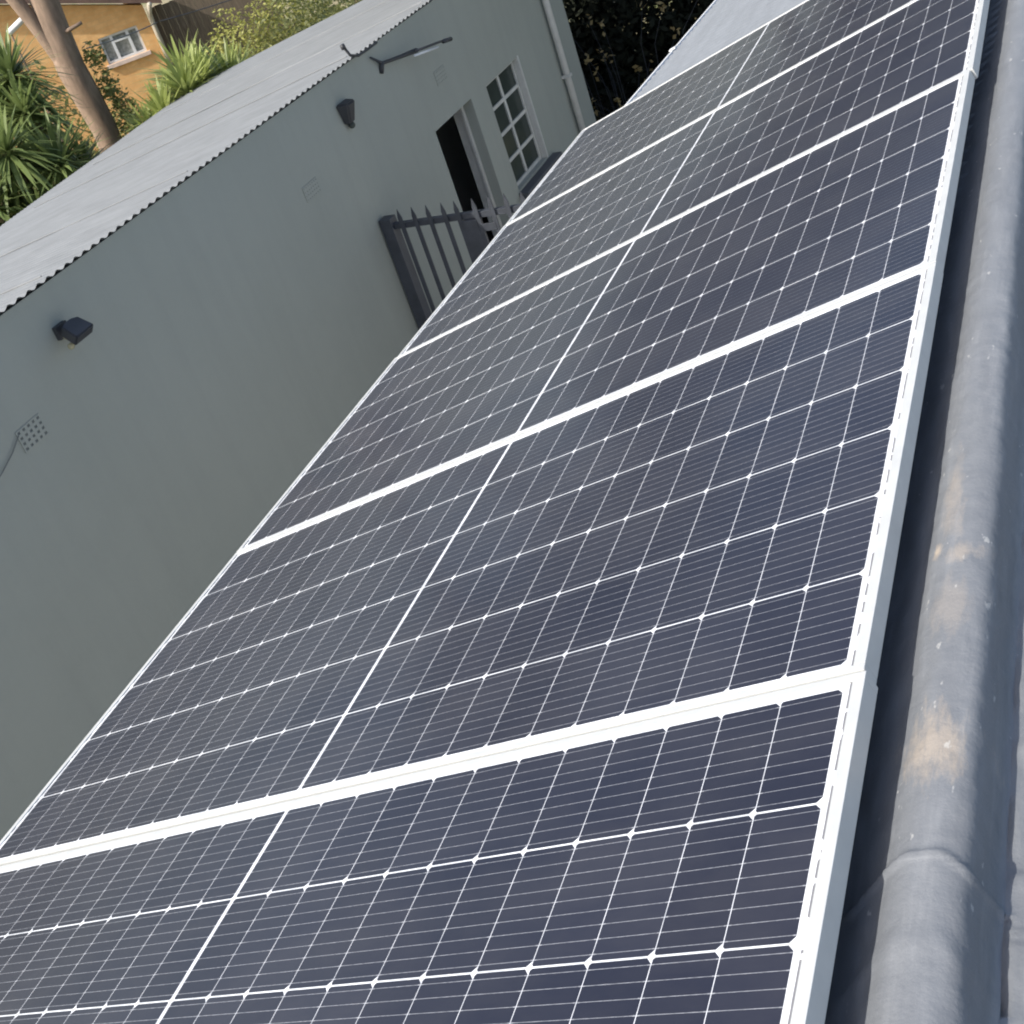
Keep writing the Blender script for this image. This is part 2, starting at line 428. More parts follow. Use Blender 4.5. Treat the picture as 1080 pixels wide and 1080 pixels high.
def poly_wall(pts, z0, z1f):
    a = [bm.verts.new((x, y, z0)) for x, y in pts]; b_ = [bm.verts.new((x, y, z1f(x))) for x, y in pts]
    n = len(pts)
    for i in range(n): bm.faces.new((a[i], a[(i + 1) % n], b_[(i + 1) % n], b_[i]))
    bm.faces.new(b_); bm.faces.new(a[::-1])
SL = math.tan(R(11))
ztop = lambda x: 2.87 + (x - XW) * SL
poly_wall([(XW - TW, YE), (-10.3, YE), (-10.3, YE - 0.16), (XW - TW, YE - 0.16)], 0, ztop)
obj('wall', bm, M_wall, out)
bm = bmesh.new(); poly_wall([(-10.3, YE), (-10.46, YE), (-6.2, -5.9), (-6.04, -5.9)], 0, ztop)
obj('wall', bm, M_wall, out)
bm = bmesh.new(); poly_wall([(XW - TW, -6), (-6.0, -6), (-6.0, -5.84), (XW - TW, -5.84)], 0, ztop)
obj('wall', bm, M_wall, out)
bm = bmesh.new(); box(bm, -7.5, XW - TW, -5.8, 10.8, 0.03, 0.06); obj('floor', bm, M_room, out)
bm = bmesh.new(); box(bm, XW - 1.5, XW - 1.4, 6.0, 10.8, 0.06, 2.45); obj('inner_wall', bm, M_cream, out)
# corrugated roof, sagging a little where sheets meet
PITCHC = 0.0762
def out_roof():
    y0, y1 = -6.2, 12.5; sub = 8; n = int((y1 - y0) / PITCHC * sub); nx = 14; V = []; F = []
    for j in range(n + 1):
        y = y0 + (y1 - y0) * j / n
        far = -8.98 + (y - 6.73) * (-0.353)
        sheet = int((y + 20) / 0.69); rnd = random.Random(sheet).uniform(-1, 1)
        xe = XW + 0.022 + 0.006 * rnd
        for i in range(nx):
            k = i / (nx - 1); x = xe + (far - xe) * k
            z = 2.955 + (x - XW) * SL + 0.0085 * math.cos(2 * PI * y / PITCHC) + 0.003 * rnd * (1 - k) + 0.006 * noise.noise(Vector((x * 0.6, y * 0.8, 0)))
            V.append((x, y, z))
    for j in range(n):
        for i in range(nx - 1):
            k = j * nx + i; F.append((k, k + 1, k + nx + 1, k + nx))
    o = obj('roof', (V, F), M_outroof, out, smooth=True)
    return o
roof_o = out_roof()
def roofz(x, y): return 2.966 + (x - XW) * SL
# lap seams and roofing screws on the sheets
for y in (1.9, 3.35, 4.75, 6.9, 8.3, 10.4):
    bm = bmesh.new(); x0, x1 = XW - 0.1, -8.98 + (y - 6.73) * (-0.353) + 0.4
    tube(bm, [(x0 + (x1 - x0) * k / 8, y + 0.01 * math.sin(k * 2 + y), roofz(x0 + (x1 - x0) * k / 8, y) - 0.001) for k in range(9)], 0.005, 6)
    obj('lap_seam', bm, M_outroof, out)
# door: pressed steel frame set back in the reveal, the leaf standing open inside
bm = bmesh.new()
fa, fb = XW - TW - 0.004, XW - 0.10
box(bm, fa, fb, DY1 - 0.022, DY1 - 0.001, 0.031, DZ - 0.001, 0.002); box(bm, fa, fb, DY0 + 0.001, DY0 + 0.022, 0.031, DZ - 0.001, 0.002)
box(bm, fa, fb, DY0 + 0.022, DY1 - 0.022, DZ - 0.022, DZ - 0.001, 0.002)
box(bm, fb - 0.022, fb + 0.003, DY1 - 0.045, DY1 - 0.0225, 0.031, DZ - 0.023, 0.003)
obj('door_frame', bm, M_trim, out)
bm = bmesh.new(); MD = Matrix.Translation((XW - TW - 0.02, DY0 + 0.03, 0)) @ Matrix.Rotation(R(-8), 4, 'Z')
box(bm, -0.72, 0.0, -0.04, 0.0, 0.06, 1.97, 0.002, MD)
obj('door_leaf', bm, M_timber, out)
# window: steel cottage pane, two by four lights
xf = XW - 0.055
bm = bmesh.new(); fw = 0.035
box(bm, xf - 0.03, xf, WY0 + .001, WY0 + fw, WZ0 + .001, WZ1 - .001); box(bm, xf - 0.03, xf, WY1 - fw, WY1 - .001, WZ0 + .001, WZ1 - .001)
box(bm, xf - 0.03, xf, WY0 + fw, WY1 - fw, WZ0 + .001, WZ0 + fw); box(bm, xf - 0.03, xf, WY0 + fw, WY1 - fw, WZ1 - fw, WZ1 - .001)
ym = (WY0 + WY1) / 2; bw_ = 0.021
box(bm, xf - 0.027, xf - 0.002, ym - bw_, ym + bw_, WZ0 + fw, WZ1 - fw)
for k in (1, 2, 3):
    z = WZ0 + (WZ1 - WZ0) * k / 4
    box(bm, xf - 0.027, xf - 0.002, WY0 + fw, ym - bw_, z - 0.017, z + 0.017); box(bm, xf - 0.027, xf - 0.002, ym + bw_, WY1 - fw, z - 0.017, z + 0.017)
win = obj('window', bm, M_trim, out)
bm = bmesh.new(); box(bm, xf - 0.020, xf - 0.014, WY0 + 0.02, WY1 - 0.02, WZ0 + 0.02, WZ1 - 0.02); obj('pane', bm, M_glass, win)
bm = bmesh.new(); box(bm, XW - 0.052, XW + 0.008, WY1 - 0.001, WY1 + 0.028, WZ0 - 0.01, WZ1 + 0.01, 0.002); obj('frame', bm, M_trim, win)
bm = bmesh.new(); box(bm, XW + 0.002, XW + 0.10, WY0 - 0.03, WY1 + 0.16, WZ0 - 0.32, WZ0 - 0.02, 0.006)  # dark block in the outline of an unidentified shape below the window
obj('sill', bm, M_block, win)
# downpipe with brackets
bm = bmesh.new(); tube(bm, [(XW + 0.05, 10.49, 0.05), (XW + 0.05, 10.49, 2.75), (XW + 0.03, 10.49, 2.88)], 0.036, 14)
dp = obj('downpipe', bm, M_trim, out, smooth=True)
for z in (0.7, 1.45, 2.4):
    bm = bmesh.new(); box(bm, XW + 0.001, XW + 0.09, 10.445, 10.535, z, z + 0.03, 0.003); obj('bracket', bm, M_trim, dp)
# air bricks: block with 3 x 5 slots
def air_brick(y0, y1, z0, z1, nx, nz, deep=True):
    bm = bmesh.new(); d = 0.012; x0, x1 = XW + 0.0008, XW + 0.006
    cw = (y1 - y0) / nx; ch = (z1 - z0) / nz; q = 0.26 if deep else 0.36
    for i in range(nx + 1):
        yc = y0 + cw * i; box(bm, x0, x1, max(y0, yc - cw * q), min(y1, yc + cw * q), z0, z1)
    for i in range(nx):
        for j in range(nz + 1):
            zc = z0 + ch * j; box(bm, x0, x1 - 0.0003, y0 + cw * i + cw * q, y0 + cw * (i + 1) - cw * q, max(z0, zc - ch * q), min(z1, zc + ch * q))
    v = obj('air_vent', bm, M_wall, out)
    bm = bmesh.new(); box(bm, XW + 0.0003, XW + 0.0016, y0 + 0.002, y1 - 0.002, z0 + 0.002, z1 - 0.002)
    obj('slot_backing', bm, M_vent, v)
air_brick(2.655, 2.835, 2.28, 2.405, 5, 4)
air_brick(5.63, 5.83, 2.295, 2.405, 7, 4, False)
air_brick(7.92, 8.12, 2.31, 2.43, 7, 4, False)

# things fixed on the outbuilding wall
def flood(name, label, y, z, s, lens_on):
    t = thing(name, label, 'floodlight', (XW, y, z))
    bm = bmesh.new(); box(bm, 0.001, 0.03, -0.05 * s, 0.05 * s, 0.0, 0.09 * s, 0.004); obj('base_plate', bm, M_black, t)
    bm = bmesh.new(); tube(bm, [(0.03, 0, 0.05 * s), (0.07, 0, 0.045 * s)], 0.015, 10); obj('arm', bm, M_black, t)
    MT = Matrix.Translation((0.11, 0, 0.02 * s)) @ Matrix.Rotation(R(38), 4, 'Y')
    bm = bmesh.new()
    prism(bm, [(-0.055 * s, -0.075 * s), (0.06 * s, -0.085 * s), (0.06 * s, 0.085 * s), (-0.055 * s, 0.075 * s), (-0.075 * s, 0.03 * s), (-0.075 * s, -0.03 * s)], 0.075 * s, MT @ Matrix.Translation((0, 0, -0.02 * s)))
    bmesh.ops.bevel(bm, geom=bm.edges[:], offset=0.006, segments=2, affect='EDGES')
    h = obj('housing', bm, M_black, t)
    bm = bmesh.new(); box(bm, -0.045 * s, 0.052 * s, -0.07 * s, 0.07 * s, -0.026 * s, -0.0205 * s, 0.001, MT); obj('lens', bm, M_lens if lens_on else M_glass, t)
    if lens_on:
        bm = bmesh.new(); bmesh.ops.create_icosphere(bm, subdivisions=2, radius=0.019, matrix=Matrix.Translation((0.06, -0.03, -0.045)))
        obj('sensor', bm, M_lens, t, smooth=True)
    return t
flood('floodlight', 'black floodlight with yellowish lens under the eave, above the air vent', 3.205, 2.645, 0.85, True)
lt = thing('wall_lamp', 'small dark tapered lamp on the wall, between floodlight and door', 'lamp', (XW, 6.45, 2.66))
bm = bmesh.new(); a = [bm.verts.new(p) for p in ((0.001, -0.085, 0.07), (0.001, 0.085, 0.07), (0.10, 0.06, 0.06), (0.10, -0.06, 0.06))]
k = [bm.verts.new(p) for p in ((0.001, -0.05, -0.10), (0.001, 0.05, -0.10), (0.05, 0.035, -0.10), (0.05, -0.035, -0.10))]
bm.faces.new(a); bm.faces.new(k[::-1])
for i in range(4): bm.faces.new((a[i], a[(i + 1) % 4], k[(i + 1) % 4], k[i]))
bmesh.ops.bevel(bm, geom=bm.edges[:], offset=0.012, segments=3, affect='EDGES')
obj('shade', bm, M_black, lt)
bm = bmesh.new(); bmesh.ops.create_uvsphere(bm, u_segments=14, v_segments=8, radius=0.026, matrix=Matrix.Translation((0.03, 0, -0.115))); obj('bulb', bm, M_glass, lt, smooth=True)
t = thing('outdoor_light_bracket', 'thin dark arm with a pale tube jutting from wall under the eave', 'bracket', (XW, 7.15, 2.78))
def seg(name, pts, r, m, sg=8):
    bm = bmesh.new(); tube(bm, pts, r, sg); return obj(name, bm, m, t, smooth=True)
seg('base', [(0.002, -0.02, -0.07), (0.03, 0.0, 0.01)], 0.02, M_black)
seg('arm', [(0.02, -0.12, 0.09), (0.03, 0.0, 0.0), (0.08, 0.22, -0.03), (0.13, 0.40, -0.05)], [0.008, 0.014, 0.016, 0.02], M_black)
seg('tube', [(0.13, 0.34, -0.075), (0.16, 0.70, -0.13)], 0.009, M_white)
seg('rod', [(0.14, 0.36, -0.045), (0.17, 0.92, -0.13)], 0.010, M_black)
seg('tip', [(0.165, 0.80, -0.118), (0.175, 0.93, -0.14)], 0.018, M_black)
t = thing('roof_hook', 'small black bent pipe standing at the edge of the outbuilding roof', 'pipe', (XW + 0.06, 6.73, 2.96))
seg('pipe', [(0.02, 0.36, 0.0), (0.03, 0.2, 0.0), (0.02, 0.05, 0.0), (0.0, -0.02, 0.03), (-0.02, -0.035, 0.10)], 0.011, M_black)
seg('pipe_cap', [(-0.02, -0.04, 0.09), (-0.022, -0.045, 0.125)], 0.019, M_black)
t = None
bm = bmesh.new(); tube(bm, [(XW + 0.012, 2.66, 2.385), (XW + 0.012, 2.58, 2.335), (XW + 0.012, 2.47, 2.29), (XW + 0.012, 2.33, 2.25), (XW + 0.012, 2.05, 2.2)], 0.0032, 6)
tag(obj('cable', bm, M_vent), 'thin grey cable running along the wall from the air vent', 'cable')

# ------------------------------------------------------------------ security gate across the alley
gate = thing('security_gate', 'dark steel gate with pointed pickets between outbuilding and house', 'gate', (0, 6.4, 0))
def gbox(name, *a, bev=0.004):
    bm = bmesh.new(); box(bm, *a, bev); return obj(name, bm, M_dark, gate)
gbox('post', -4.735, -4.635, -0.05, 0.05, 0.034, 1.80)
gbox('post', -4.045, -3.925, -0.045, 0.045, 0.034, 1.70)
gbox('post', -2.12, -2.02, -0.05, 0.05, 0.034, 1.80)
gbox('rail', -4.633, -2.122, -0.022, 0.022, 1.703, 1.75)
gbox('rail', -4.633, -4.047, -0.02, 0.02, 0.25, 0.30)
gbox('rail', -3.923, -2.122, -0.02, 0.02, 0.25, 0.30)
xs = [-4.55, -4.425, -4.30, -4.17, -4.06, -3.91, -3.775, -3.645, -3.51, -3.38, -3.25, -3.12, -2.99, -2.86, -2.73, -2.6, -2.47, -2.34, -2.21]
for i, x in enumerate(xs):
    bm = bmesh.new(); w = 0.018
    prism(bm, [(-w, 0.12), (w, 0.12), (w, 1.80), (0, 1.87), (-w, 1.80)], 0.008, Matrix.Translation((x, -0.024 - 0.008, 0)) @ Matrix.Rotation(PI / 2, 4, 'X') @ Matrix.Translation((0, 0, -0.0)))
    obj('picket', bm, M_dark, gate)
gbox('latch', -3.90, -3.78, -0.045, -0.034, 1.60, 1.66)

# ------------------------------------------------------------------ vegetation helpers
def leaves(rng, blobs, n, size, aspect=0.45, hollow=0.55):
    """leaf quads scattered through ellipsoid blobs (cx,cy,cz,rx,ry,rz)"""
    V = []; F = []
    vol = [b_[3] * b_[4] * b_[5] for b_ in blobs]; tot = sum(vol)
    for bi, b_ in enumerate(blobs):
        for _ in range(int(n * vol[bi] / tot)):
            d = Vector((rng.gauss(0, 1), rng.gauss(0, 1), rng.gauss(0, 1))).normalized()
            r = hollow + (1 - hollow) * rng.random() ** 0.6
            r *= 1 + 0.28 * noise.noise(d * 2.3 + Vector((bi * 3.1, 0, 0)))
            c = Vector((b_[0] + d.x * r * b_[3], b_[1] + d.y * r * b_[4], b_[2] + d.z * r * b_[5]))
            if c.z < 0.03: continue
            a = Vector((rng.gauss(0, 1), rng.gauss(0, 1), rng.gauss(-0.2, 0.7))).normalized()
            n_ = (d * 0.6 + Vector((rng.gauss(0, .6), rng.gauss(0, .6), rng.gauss(0.4, .6)))).normalized()
            s_ = a.cross(n_).normalized(); L_ = size * rng.uniform(0.6, 1.4); w = L_ * aspect
            k = len(V)
            V += [c - a * L_ * 0.5, c + s_ * w * 0.5, c + a * L_ * 0.5, c - s_ * w * 0.5]; F.append((k, k + 1, k + 2, k + 3))
    return V, F

def blades(rng, center, n, length, width, droop=0.35, up=0.2, V=None, F=None):
    V = [] if V is None else V; F = [] if F is None else F
    for _ in range(n):
        th = rng.uniform(0, 2 * PI); el = math.asin(rng.uniform(-0.45 + up, 1.0))
        d = Vector((math.cos(th) * math.cos(el), math.sin(th) * math.cos(el), math.sin(el)))
        s_ = Vector((-math.sin(th), math.cos(th), 0)); L_ = length * rng.uniform(0.7, 1.15)
        k = len(V)
        for i, (q, w) in enumerate(((0.04, .55), (0.35, 1.0), (0.7, .75), (1.0, 0.06))):
            p = center + d * L_ * q + Vector((0, 0, -droop * L_ * q * q * (1 - d.z * 0.6)))
            V += [p - s_ * width * w * 0.5, p + s_ * width * w * 0.5]
        for i in range(3): F.append((k + 2 * i, k + 2 * i + 1, k + 2 * i + 3, k + 2 * i + 2))
    return V, F

def yucca(label, x, y, heads, seed, length=0.75, n=130, group=None, mat_=None, cat='yucca', name='yucca'):
    t = thing(name, label, cat, (x, y, 0), group); rng = random.Random(seed)
    bm = bmesh.new(); V = []; F = []
    for (hx, hy, hz) in heads:
        tube(bm, [(hx * 0.3, hy * 0.3, 0), (hx * 0.6, hy * 0.6, hz * 0.5), (hx, hy, hz)], [0.11, 0.085, 0.07], 8)
        blades(rng, Vector((hx, hy, hz)), n, length, 0.055, 0.35, 0.1, V, F)
        blades(rng, Vector((hx, hy, hz - 0.18)), n // 2, length * 0.9, 0.05, 0.9, -0.5, V, F)
    obj('stem', bm, M_stem, t, smooth=True); obj('leaves', (V, F), mat_ or L_yucca, t)
    return t
GY = 'yuccas behind the outbuilding'
yucca('tall spiky green yucca left of the tree trunk, catching the sun', -12.25, 10.75, [(0, 0, 2.75), (0.25, -0.3, 2.3), (-0.5, 0.2, 2.5)], 1, 0.75, 150, GY)
yucca('dark dense yucca at the left edge above the outbuilding roof', -11.6, 9.55, [(0, 0, 2.1), (0.3, 0.4, 1.7), (-0.4, 0.1, 1.8), (-.1, -.5, 1.6), (0.3, -.2, 1.2)], 2, 0.8, 130, GY)
yucca('low yucca clump in shade between tall yucca and trunk', -12.35, 11.35, [(0, 0, 1.25), (-0.3, -0.3, 1.5), (0.1, -.5, 1.2)], 3, 0.6, 110, GY)
yucca('spiky fan leaved shrub beside the orange house, right of trunk', -10.8, 11.5, [(0, 0, 1.6), (0.2, 0.35, 1.8), (-0.2, -0.1, 1.4)], 4, 0.7, 150, GY, L_palm)
yucca('broad bright green spiky shrub rising above the outbuilding roof', -10.8, 12.4, [(0, 0, 1.75), (0.15, 0.5, 1.6), (-0.35, 0.2, 1.85)], 5, 0.75, 160, GY, L_palm)

yucca('feathery palm like shrub low beside the brick house downpipe', -11.6, 13.6, [(0, 0, 1.5), (0.3, 0.3, 1.3), (-0.3, 0.1, 1.35)], 6, 0.75, 170, GY, L_palm)

def bush(name, label, x, y, blobs, n, size, m, seed, group=None, cat='bush', stem=True):
    t = thing(name, label, cat, (x, y, 0), group); rng = random.Random(seed)
    obj('leaves', leaves(rng, blobs, n, size, hollow=0.35), m, t)
    bm = bmesh.new()
    for k in range(5):
        b_ = blobs[k % len(blobs)]
        tube(bm, [(rng.uniform(-.1, .1), rng.uniform(-.1, .1), 0), (b_[0] * 0.5, b_[1] * 0.5, b_[2] * 0.6), (b_[0] + rng.uniform(-.2, .2), b_[1] + rng.uniform(-.2, .2), b_[2])], [0.04, 0.03, 0.012], 6)
    obj('stems', bm, M_dark if m is L_dark else M_stem, t)
    return t
GB = 'bushes beyond the outbuilding roof'
bush('bush', 'sunny bush under the window of the orange house', -13.1, 14.9, [(0, 0, 0.9, .8, .7, .75)], 3000, 0.07, L_bush, 18, GB)
bush('bush', 'yellow green bush right of the orange house downpipe', -13.6, 17.4, [(0, 0, 0.9, .9, .9, 1.0), (0.8, 0.5, 1.3, .8, .8, .9)], 4200, 0.085, L_bush, 11, GB)
bush('bush', 'large yellow green bush rising behind the broad spiky shrub', -11.8, 14.9, [(0, 0, 0.8, 1.0, 1.0, 0.9), (0.7, 0.6, 0.8, .8, .8, .8)], 6500, 0.075, L_bush, 12, GB)
bush('bush', 'olive green bush above the far corner of the outbuilding roof', -11.9, 17.3, [(0, 0, 1.0, 1.4, 1.2, 1.1), (1.5, 0.6, 0.9, 1.2, 1.0, 1.0)], 7000, 0.085, L_bush2, 13, GB)
bush('bush', 'low bright bush right behind the verge of the outbuilding roof', -10.7, 14.3, [(0, 0, 0.8, .8, .8, .75)], 2600, 0.075, L_bush, 14, GB)
bush('bush', 'tall green bush at the top edge, farthest behind the yard', -14.5, 23.0, [(0, 0, 1.6, 2.2, 1.8, 1.7), (3.0, 0, 1.4, 2.0, 1.6, 1.5)], 9000, 0.12, L_bush2, 15, GB)
bush('bush', 'dark leafy shrub in shade close behind the pale trunk', -13.5, 13.4, [(0, 0, 0.7, .5, .5, 0.9)], 1500, 0.08, L_bush2, 16, GB)
bush('bush', 'dark thicket at the far left edge behind the yuccas', -15.5, 13.6, [(0, 0, 1.2, 1.3, 1.3, 1.3), (-1.6, -.8, 1.6, 1.4, 1.4, 1.7)], 6000, 0.12, L_bush2, 17, GB)

# rubble heap behind the roof
rng = random.Random(8); bm = bmesh.new()
for k in range(60):
    x, y = rng.gauss(-11.1, 0.5), rng.gauss(15.9, 0.5); s = rng.uniform(0.06, 0.16)
    r = bmesh.ops.create_icosphere(bm, subdivisions=1, radius=s, matrix=Matrix.Translation((x, y, max(0.03, 0.9 - 0.9 * math.hypot(x + 11.1, y - 15.9)) * rng.random() + s * 0.4)))
    for v in r['verts']: v.co += Vector((rng.uniform(-.4, .4), rng.uniform(-.4, .4), rng.uniform(-.4, .4))) * s
o = obj('rubble', bm, M_stone); o['kind'] = 'stuff'

# ------------------------------------------------------------------ tree with forked pale trunk
tree = thing('tree', 'big tree with pale forked leaning trunk in front of orange house', 'tree', (-12.86, 12.6, 0))
bm = bmesh.new(); rng = random.Random(21)
P0 = [(-0.03, -0.02, 0), (-0.05, -0.05, 0.6), (-0.06, -0.06, 0.95), (-0.05, -0.05, 1.4), (-0.06, -0.07, 1.87), (-0.09, -0.09, 2.36), (-0.11, -0.11, 2.75)]
tube(bm, P0, [0.27, 0.21, 0.19, 0.188, 0.196, 0.21, 0.15], 14)
limbs = [([(-0.09, -0.09, 2.2), (-0.14, -0.15, 2.6), (-0.2, -0.2, 2.95), (-0.27, -0.27, 3.3), (-0.38, -0.4, 3.9), (-0.8, -1.0, 5.2), (-1.1, -1.6, 6.6)], [0.10, 0.13, 0.115, 0.10, 0.09, 0.07, 0.04]),
         ([(-0.065, -0.07, 1.9), (-0.085, -0.085, 2.4), (-0.08, -0.06, 2.95), (-0.06, -0.05, 3.4), (-0.02, 0.02, 3.9), (0.2, 0.5, 5.2), (0.3, 0.9, 6.8)], [0.15, 0.203, 0.208, 0.20, 0.17, 0.12, 0.05]),
         ([(0.15, 0.4, 4.8), (1.0, 0.9, 5.9), (1.8, 1.3, 6.8)], [0.09, 0.06, 0.03]), ([(-0.7, -0.9, 4.9), (-1.6, -0.6, 6.0), (-2.3, -0.4, 6.9)], [0.07, 0.05, 0.03])]
for p, r in limbs: tube(bm, p, r, 12)
for v in bm.verts: v.co += Vector((noise.noise(v.co * 2.5), noise.noise(v.co * 2.5 + Vector((7, 0, 0))), 0)) * 0.03
obj('trunk', bm, M_bark, tree, smooth=True)
bm = bmesh.new(); tube(bm, [(0.0, -0.1, 2.86), (0.2, -0.05, 2.9), (0.34, 0.03, 2.93)], [0.035, 0.03, 0.025], 8); obj('branch_stub', bm, M_bark, tree, smooth=True)
obj('crown', leaves(rng, [(-1.1, -1.6, 7.2, 1.9, 1.9, 1.3), (0.4, 1.0, 7.4, 2.0, 2.0, 1.4), (1.9, 1.4, 7.0, 1.4, 1.4, 1.0), (-2.4, -0.4, 7.1, 1.4, 1.4, 1.1)], 6000, 0.2, hollow=0.3), L_crown, tree)
obj('trunk_foliage', leaves(rng, [(0.16, 0.17, 2.42, 0.17, 0.17, 0.22), (0.17, 0.19, 1.95, 0.18, 0.18, 0.35), (0.22, 0.24, 1.45, 0.22, 0.22, 0.4)], 1100, 0.075, hollow=0.2), L_bush2, tree)

# ------------------------------------------------------------------ orange brick house
m, tt, b = newmat('orange_face_brick'); g = G(tt)
br = tt.nodes.new('ShaderNodeTexBrick'); br.inputs['Scale'].default_value = 1.0
br.inputs['Brick Width'].default_value = 0.23; br.inputs['Row Height'].default_value = 0.085; br.inputs['Mortar Size'].default_value = 0.006
br.inputs['Color1'].default_value = (0.80, 0.50, 0.22, 1); br.inputs['Color2'].default_value = (0.72, 0.42, 0.17, 1); br.inputs['Mortar'].default_value = (0.70, 0.46, 0.22, 1)
mp = tt.nodes.new('ShaderNodeMapping'); mp.inputs['Rotation'].default_value = (PI / 2, 0, 0)
tt.links.new(g.coord('Object'), mp.inputs[0]); tt.links.new(mp.outputs[0], br.inputs['Vector'])
tt.links.new(g.mix(g('MULTIPLY', g.ramp(g.noise(g.coord('Object'), 5.0, 5, 0.7), 0.35, 0.75), 0.6), br.outputs[0], (0.50, 0.25, 0.09)), b.inputs['Base Color']); b.inputs['Roughness'].default_value = 0.9
M_brick = m
M_tile = mat('brown_roof', (0.12, 0.075, 0.06), 0.8, 0.25, 6)
AZ = R(42)
MH = Matrix.Translation((-16.37, 17.52, 0)) @ Matrix.Rotation(AZ, 4, 'Z')     # local x along gable wall, -y faces the camera
oh = thing('brick_house', 'orange face brick house with small white framed window at top left', 'house', matrix=MH)
XR = 0.63; XL = -6.4; sl = math.tan(R(19.5)); zr = 2.26
bm = bmesh.new()
def ob(x0, x1, z0, z1, zt=None): 
    a = [(x0, 0, z0), (x1, 0, z0), (x1, 0, z1 if zt is None else zt[1]), (x0, 0, z1 if zt is None else zt[0])]
    f = [bm.verts.new(p) for p in a]; k = [bm.verts.new((p[0], 0.22, p[2])) for p in a]
    bm.faces.new(f[::-1]); bm.faces.new(k)
    for i in range(4): bm.faces.new((f[i], f[(i + 1) % 4], k[(i + 1) % 4], k[i]))
topz = lambda x: zr + (XR - x) * sl
wx0, wx1, wz0, wz1 = -0.385, 0.375, 1.45, 1.96
ob(wx1, XR, 0, 0, (topz(wx1), topz(XR))); ob(wx0, wx1, 0, wz0); ob(wx0, wx1, wz1, 0, (topz(wx0), topz(wx1)))
ob(-2.9, wx0, 0, 0, (topz(-2.9), topz(wx0))); ob(XL, -2.9, 0, 0, (topz(-2.9) - 3.5 * sl, topz(-2.9)))
obj('wall', bm, M_brick, oh)
bm = bmesh.new(); box(bm, XR - 0.22, XR, 0.22, 7, 0, zr - 0.02); obj('wall', bm, M_brick, oh)
bm = bmesh.new()
for s_ in (1, -1):
    p = [(-2.9, -0.28, topz(-2.9) + 0.06), (-2.9, 7.2, topz(-2.9) + 0.06)]
    xe = XR + 0.35 if s_ > 0 else XL - 0.35; ze = topz(-2.9) + 0.06 - (abs(xe + 2.9)) * sl
    q = [(xe, 7.2, ze), (xe, -0.28, ze)]
    lo = [bm.verts.new((x, y, z)) for x, y, z in p + q]; hi = [bm.verts.new((x, y, z + 0.12)) for x, y, z in p + q]
    bm.faces.new(lo); bm.faces.new(hi[::-1])
    for i in range(4): bm.faces.new((lo[i], lo[(i + 1) % 4], hi[(i + 1) % 4], hi[i]))
obj('roof', bm, M_tile, oh)
bm = bmesh.new(); y0, y1 = 0.03, 0.07; fw = 0.045
box(bm, wx0 + .002, wx0 + fw, y0, y1, wz0 + .002, wz1 - .002); box(bm, wx1 - fw, wx1 - .002, y0, y1, wz0 + .002, wz1 - .002)
box(bm, wx0 + fw, wx1 - fw, y0, y1, wz0 + .002, wz0 + fw); box(bm, wx0 + fw, wx1 - fw, y0, y1, wz1 - fw, wz1 - .002)
for x in (-0.15, 0.16): box(bm, x - 0.028, x + 0.028, y0 + .002, y1 - .002, wz0 + fw, wz1 - fw)
box(bm, -0.122, 0.132, y0 + .004, y1 - .004, wz1 - 0.17, wz1 - 0.12)
win = obj('window', bm, M_white, oh)
bm = bmesh.new(); box(bm, wx0 + .01, wx1 - .01, 0.085, 0.095, wz0 + .01, wz1 - .01); obj('pane', bm, mat('grey_glass', (0.30, 0.31, 0.30), 0.15, 0.4, 14), win)
bm = bmesh.new(); box(bm, wx0 - 0.05, wx1 + 0.05, -0.06, 0.028, wz0 - 0.075, wz0 - 0.002, 0.004); obj('sill', bm, mat('pale_sill', (0.62, 0.50, 0.44), 0.8), win)
bm = bmesh.new(); tube(bm, [(XR + 0.12, -0.34, 2.27), (XR + 0.06, -0.1, 2.08), (XR + 0.05, -0.06, 1.9), (XR + 0.05, -0.06, 0.05)], 0.045, 10)
obj('downpipe', bm, mat('dull_pipe', (0.42, 0.38, 0.30), 0.7), oh, smooth=True)

# brown board fence and thin cables round the orange house
fence = thing('board_fence', 'dark brown board fence beside the orange house', 'fence', matrix=Matrix.Translation((-16.12, 18.26, 0)) @ Matrix.Rotation(R(40), 4, 'Z'))
bm = bmesh.new()
for k in range(16): box(bm, k * 0.15, k * 0.15 + 0.1485, -0.012, 0.012, 0.05, 2.12 + 0.015 * math.sin(k * 2.1), 0.003)
obj('boards', bm, M_timber, fence)
for x in (0.02, 1.2, 2.35):
    bm = bmesh.new(); box(bm, x, x + 0.09, 0.014, 0.104, 0, 2.05, 0.004); obj('post', bm, M_timber, fence)
def cable(label, a, b_, sag, r=0.011):
    a, b_ = Vector(a), Vector(b_); bm = bmesh.new()
    tube(bm, [a.lerp(b_, k / 12) + Vector((0, 0, -sag * 4 * (k / 12) * (1 - k / 12))) for k in range(13)], r, 6)
    tag(obj('cable', bm, M_dark), label, 'cable')
cable('thin dark cable from the tree across the orange house window', (-12.72, 12.72, 2.56), (-15.55, 17.72, 1.92), 0.03)
cable('thin dark cable running right from the brick house towards the bushes', (-15.56, 17.80, 1.915), (-14.2, 19.9, 1.75), 0.03)
po = thing('pole', 'short pale grey pole with a slanted bar left of tree trunk', 'pole', (-14.1, 12.86, 0))
bm = bmesh.new(); tube(bm, [(0.0, 0.0, 0), (0.0, 0.0, 3.03)], 0.014, 8); obj('post', bm, M_timber, po, smooth=True)
bm = bmesh.new(); tube(bm, [(-0.02, -0.02, 3.02), (0.21, 0.21, 3.16)], 0.048, 8); obj('bar', bm, M_white, po)

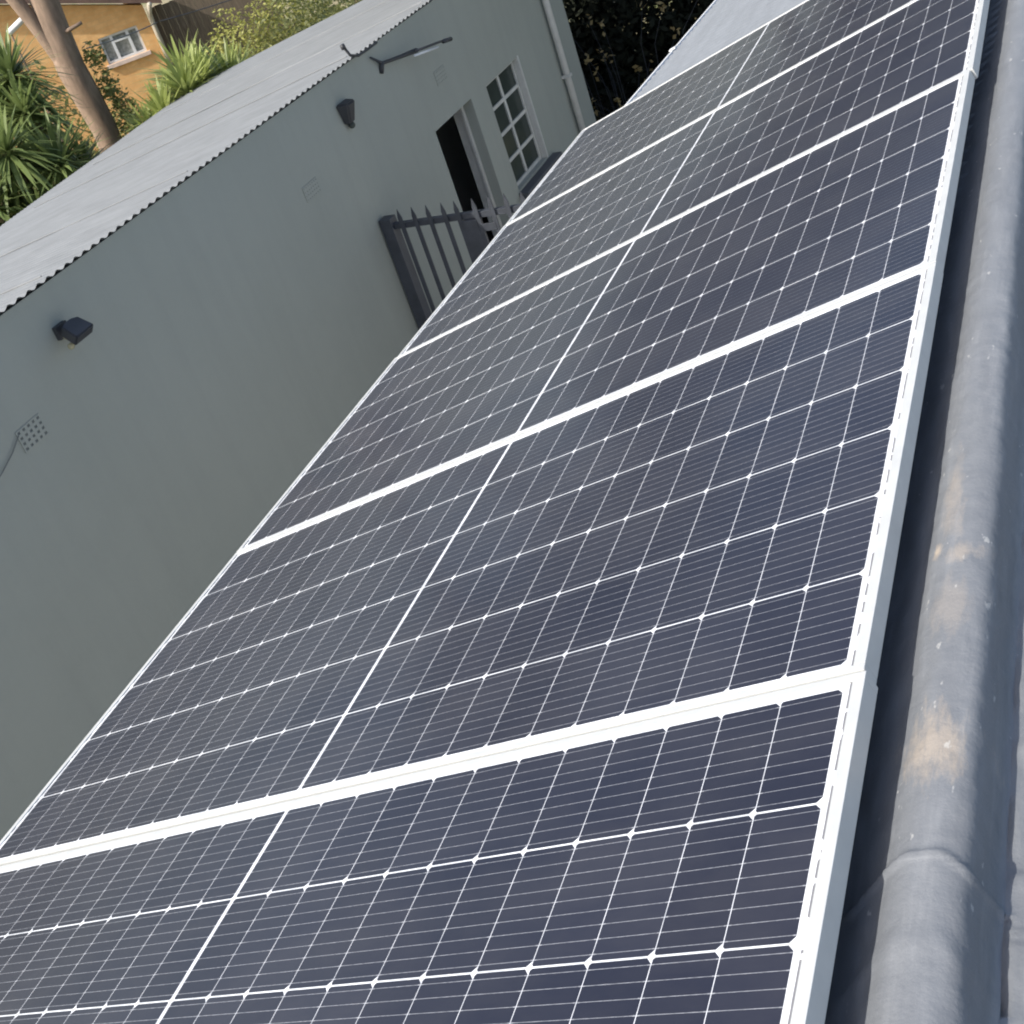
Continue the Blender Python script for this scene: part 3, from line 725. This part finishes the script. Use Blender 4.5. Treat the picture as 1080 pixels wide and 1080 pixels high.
# ------------------------------------------------------------------ dark tree and hedge past the end of the outbuilding
dt = thing('tree', 'dark shady tree whose shade fills the gap beyond the outbuilding corner', 'tree', (-3.2, 14.9, 0))
rng = random.Random(31)
bm = bmesh.new()
for (p, r) in (([(0, 0, 0), (0.05, -0.1, 1.5), (-0.1, -0.6, 3.0), (-0.3, -1.6, 4.3)], [0.2, 0.17, 0.14, 0.1]), ([(0.05, -0.1, 1.5), (0.9, -0.2, 3.0), (1.6, -1.0, 4.4)], [0.11, 0.09, 0.06]), ([(-0.1, -0.6, 3.0), (-1.6, -2.4, 4.8)], [0.1, 0.06]), ([(0.9, -.2, 3.0), (1.2, 1.0, 4.6)], [.08, .05])):
    tube(bm, p, r, 10)
obj('trunk', bm, M_stem, dt, smooth=True)
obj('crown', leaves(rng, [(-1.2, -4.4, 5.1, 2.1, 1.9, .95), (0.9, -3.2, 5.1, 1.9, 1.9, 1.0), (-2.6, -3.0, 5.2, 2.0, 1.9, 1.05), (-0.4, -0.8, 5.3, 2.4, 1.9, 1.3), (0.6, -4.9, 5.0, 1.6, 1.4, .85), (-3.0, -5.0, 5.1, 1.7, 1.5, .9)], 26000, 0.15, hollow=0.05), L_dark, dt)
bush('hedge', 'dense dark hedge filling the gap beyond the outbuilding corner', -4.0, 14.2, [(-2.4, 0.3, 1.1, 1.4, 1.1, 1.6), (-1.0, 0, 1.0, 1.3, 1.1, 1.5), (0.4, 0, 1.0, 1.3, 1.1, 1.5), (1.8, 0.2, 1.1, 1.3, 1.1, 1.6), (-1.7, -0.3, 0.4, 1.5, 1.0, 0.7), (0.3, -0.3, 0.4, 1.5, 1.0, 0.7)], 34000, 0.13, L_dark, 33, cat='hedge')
sh = thing('shrub', 'sparse added shrub, its gold leaf colour standing in for sun glints on the dark hedge', 'shrub', (-5.0, 12.85, 0))
rng = random.Random(44); bm = bmesh.new(); V = []; F = []
for k in range(30):
    tip = Vector((rng.uniform(-1.0, 1.2), rng.uniform(-0.25, 0.25), rng.uniform(0.2, 1.5)))
    tube(bm, [(tip.x * 0.6, tip.y * 0.3, 0), tip * 0.7, tip], [0.006, 0.005, 0.003], 5)
    v, f = leaves(rng, [(tip.x, tip.y, tip.z, 0.07, 0.07, 0.13)], rng.randint(3, 8), 0.085, 0.5, 0.1)
    k0 = len(V); V += v; F += [tuple(i + k0 for i in q) for q in f]
obj('stems', bm, M_dark, sh); obj('leaves', (V, F), leafmat('glint_leaves', (0.34, 0.24, 0.09), (0.62, 0.50, 0.25), 0.3), sh)  # bright gold leaf colour stands in for sunlit glints on the hedge
